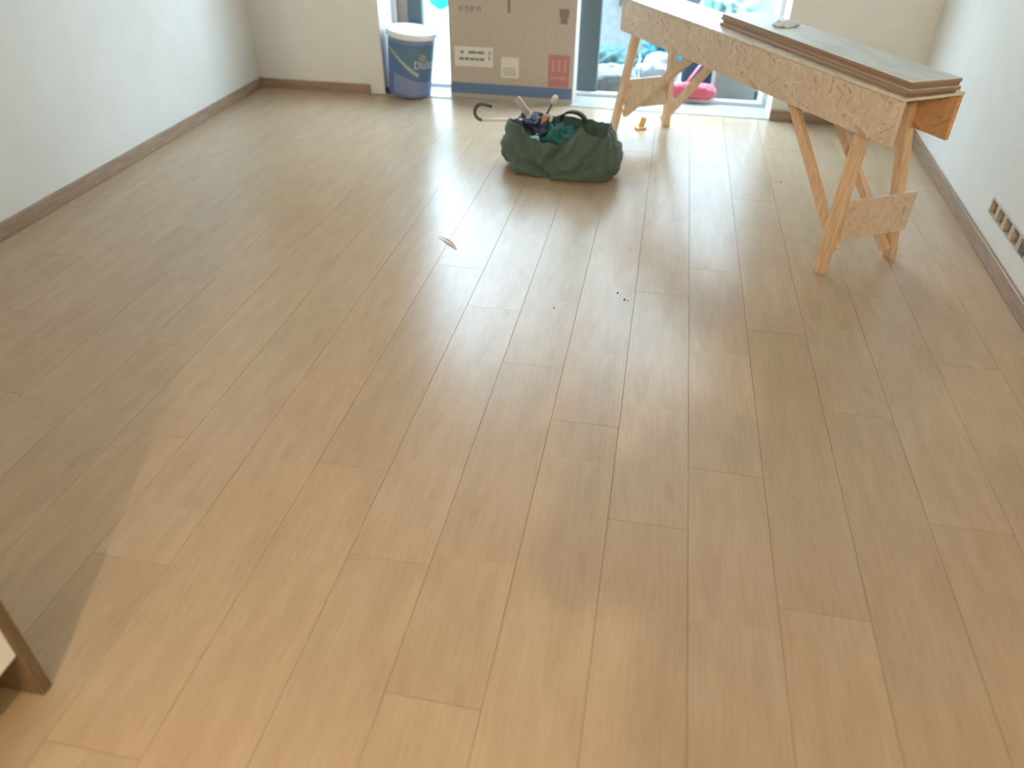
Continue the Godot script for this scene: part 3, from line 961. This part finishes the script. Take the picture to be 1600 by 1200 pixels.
# ---------------------------------------------------------------- the person who holds the phone
# smooth union of tapered capsules on a grid, meshed as surface nets
func flesh(bones: Array, cell: float, blend: float, grow := 0.0) -> Mesh:
	var lo := Vector3(1e9, 1e9, 1e9)
	var hi := -lo
	for b in bones:
		for e in [[b[0], b[2]], [b[1], b[3]]]:
			var m: float = e[1] + grow + blend + cell * 2.0
			lo = lo.min(e[0] - Vector3(m, m, m))
			hi = hi.max(e[0] + Vector3(m, m, m))
	var n := Vector3i(((hi - lo) / cell).ceil()) + Vector3i.ONE
	var f := PackedFloat32Array()
	f.resize(n.x * n.y * n.z)
	f.fill(1.0)
	for b in bones:
		var a: Vector3 = b[0]
		var ab: Vector3 = b[1] - a
		var l2 := maxf(ab.length_squared(), 1e-9)
		var m := maxf(b[2], b[3]) + grow + blend + cell * 2.0
		var i0 := Vector3i(((a.min(b[1]) - lo - Vector3(m, m, m)) / cell).floor()).max(Vector3i.ZERO)
		var i1 := Vector3i(((a.max(b[1]) - lo + Vector3(m, m, m)) / cell).ceil()).min(n - Vector3i.ONE)
		for z in range(i0.z, i1.z + 1):
			for y in range(i0.y, i1.y + 1):
				for x in range(i0.x, i1.x + 1):
					var p := lo + Vector3(x, y, z) * cell
					var t := clampf((p - a).dot(ab) / l2, 0.0, 1.0)
					var d := (p - a - ab * t).length() - lerpf(b[2], b[3], t) - grow
					var at := (z * n.y + y) * n.x + x
					var o := f[at]
					var h := maxf(blend - absf(o - d), 0.0) / blend
					f[at] = minf(o, d) - h * h * blend * 0.25
	var st := flat()
	st.set_smooth_group(0)
	var index := {}
	var count := 0
	var step := [1, n.x, n.x * n.y]
	for z in n.z - 1:
		for y in n.y - 1:
			for x in n.x - 1:
				var at := (z * n.y + y) * n.x + x
				var s := 0
				for k in 8:
					if f[at + (k & 1) + (k >> 1 & 1) * n.x + (k >> 2) * step[2]] < 0.0: s += 1
				if s == 0 or s == 8: continue
				var sum := Vector3.ZERO
				var hits := 0
				for k in 8:
					for ax in 3:
						if k >> ax & 1: continue
						var q := k | 1 << ax
						var va := f[at + (k & 1) + (k >> 1 & 1) * n.x + (k >> 2) * step[2]]
						var vb := f[at + (q & 1) + (q >> 1 & 1) * n.x + (q >> 2) * step[2]]
						if (va < 0.0) == (vb < 0.0): continue
						var t := va / (va - vb)
						sum += Vector3(k & 1, k >> 1 & 1, k >> 2).lerp(Vector3(q & 1, q >> 1 & 1, q >> 2), t)
						hits += 1
				st.add_vertex(lo + (Vector3(x, y, z) + sum / hits) * cell)
				index[at] = count
				count += 1
	for z in range(1, n.z - 1):
		for y in range(1, n.y - 1):
			for x in range(1, n.x - 1):
				var at := (z * n.y + y) * n.x + x
				for ax in 3:
					var inside := f[at] < 0.0
					if inside == (f[at + step[ax]] < 0.0): continue
					var u: int = step[(ax + 1) % 3]
					var v: int = step[(ax + 2) % 3]
					var q := [index[at - u - v], index[at - v], index[at], index[at - u]]
					if inside: q.reverse()
					for i in [0, 1, 2, 0, 2, 3]: st.add_index(q[i])
	st.generate_normals()
	return st.commit()

func hand_bones(wrist: Vector3, along: Vector3, palm: Vector3, thumb_side: Vector3) -> Array:
	var out := []
	var knuckle := wrist + along * 0.085
	for i in 4:
		var s := (1.5 - i) * 0.021
		var base := knuckle + thumb_side * s
		out.append([wrist + along * 0.02 + thumb_side * s * 0.6, base, 0.013, 0.011])
		var len: float = [0.068, 0.076, 0.070, 0.055][i]
		var m1 := base + along * len * 0.42 + palm * len * 0.25
		var m2 := m1 + along * len * 0.1 + palm * len * 0.36
		var m3 := m2 - along * len * 0.14 + palm * len * 0.2
		out.append([base, m1, 0.0095, 0.0088])
		out.append([m1, m2, 0.0088, 0.008])
		out.append([m2, m3, 0.008, 0.007])
	var tb := wrist + along * 0.03 + thumb_side * 0.036
	var tm := tb + along * 0.03 + thumb_side * 0.022 + palm * 0.014
	out.append([wrist + along * 0.015, tb, 0.014, 0.013])
	out.append([tb, tm, 0.0125, 0.0105])
	out.append([tm, tm + along * 0.03 + palm * 0.012, 0.0105, 0.008])
	return out

func build_person() -> void:
	var t := thing("person", "standing person in dark clothes holding a phone, known by the shadow on the floor", "person", Vector3(0.165, 0, 0.40))
	var neck := Vector3(0.0, 1.40, 0.0)
	var ls := Vector3(-0.165, 1.36, 0.0)
	var rs := Vector3(0.165, 1.36, 0.0)
	var le := Vector3(-0.295, 1.10, -0.20)
	var re := Vector3(0.16, 1.07, -0.13)
	var lw := Vector3(-0.305, 1.315, -0.335)
	var rw := Vector3(-0.03, 1.30, -0.33)
	var torso := [[Vector3(-0.07, 0.95, 0), Vector3(-0.085, 1.28, 0.0), 0.10, 0.105], [Vector3(0.07, 0.95, 0), Vector3(0.085, 1.28, 0.0), 0.10, 0.105], [ls, rs, 0.065, 0.065]]
	var legs := []
	for s in [-1, 1]:
		legs += [[Vector3(0.085 * s, 0.90, 0), Vector3(0.10 * s, 0.48, -0.01), 0.092, 0.058], [Vector3(0.10 * s, 0.48, -0.01), Vector3(0.105 * s, 0.09, 0.02), 0.056, 0.040]]
	var arms := [[ls, le, 0.052, 0.040], [le, lw, 0.039, 0.026], [rs, re, 0.052, 0.040], [re, rw, 0.039, 0.026]]
	var head := [[neck, neck + Vector3(0, 0.10, -0.02), 0.055, 0.052], [Vector3(0, 1.555, -0.015), Vector3(0, 1.60, 0.005), 0.078, 0.088], [Vector3(0, 1.50, -0.055), Vector3(0, 1.55, -0.03), 0.045, 0.06],
		[Vector3(0, 1.565, -0.095), Vector3(0, 1.535, -0.112), 0.010, 0.013], [Vector3(-0.085, 1.57, 0.005), Vector3(-0.088, 1.535, 0.0), 0.014, 0.010], [Vector3(0.085, 1.57, 0.005), Vector3(0.088, 1.535, 0.0), 0.014, 0.010]]
	var feet := []
	for s in [-1, 1]: feet.append([Vector3(0.105 * s, 0.06, 0.03), Vector3(0.115 * s, 0.035, -0.15), 0.045, 0.033])
	var body := put("body", flesh(torso + legs + arms + head + feet, 0.012, 0.04), M.skin, t)
	put("hand", flesh(hand_bones(lw, Vector3(0.1, 0.75, -0.2).normalized(), Vector3(0.9, 0.0, 0.42).normalized(), Vector3(0.42, 0.0, 0.9).normalized()), 0.004, 0.012), M.skin, body)
	put("hand", flesh(hand_bones(rw, Vector3(-0.1, 0.75, -0.2).normalized(), Vector3(-0.9, 0.0, 0.42).normalized(), Vector3(-0.42, 0.0, 0.9).normalized()), 0.004, 0.012), M.skin, body)
	put("shirt", flesh(torso + [[ls, ls.lerp(le, 0.6), 0.054, 0.050], [rs, rs.lerp(re, 0.6), 0.054, 0.050]], 0.014, 0.05, 0.022), M.shirt, t)
	put("trousers", flesh(legs + [[Vector3(-0.07, 0.96, 0), Vector3(0.07, 0.96, 0), 0.10, 0.10]], 0.014, 0.04, 0.012), M.jeans, t)
	put("hair", flesh([[Vector3(0, 1.60, 0.03), Vector3(0, 1.625, 0.005), 0.085, 0.085], [Vector3(0, 1.53, 0.05), Vector3(0, 1.60, 0.04), 0.055, 0.075]], 0.010, 0.03), M.hair, t)
	for k in 2: put("shoe", flesh([feet[k]], 0.010, 0.02, 0.01), M.black_grip, t)
	var ph := thing("phone", "dark phone held level in both hands, taking the picture", "phone", Vector3(-0.02, 1.395, 0.018))
	ph.rotation = Vector3(-0.63, 0.18, 0.0)
	put("case", box_mesh(Vector3(-0.08, -0.038, 0), Vector3(0.08, 0.038, 0.008), 0.002), M.black_grip, ph)
	put("screen", box_mesh(Vector3(-0.076, -0.034, 0.008), Vector3(0.076, 0.034, 0.0086), 0.0002), M.dark_panel, ph)
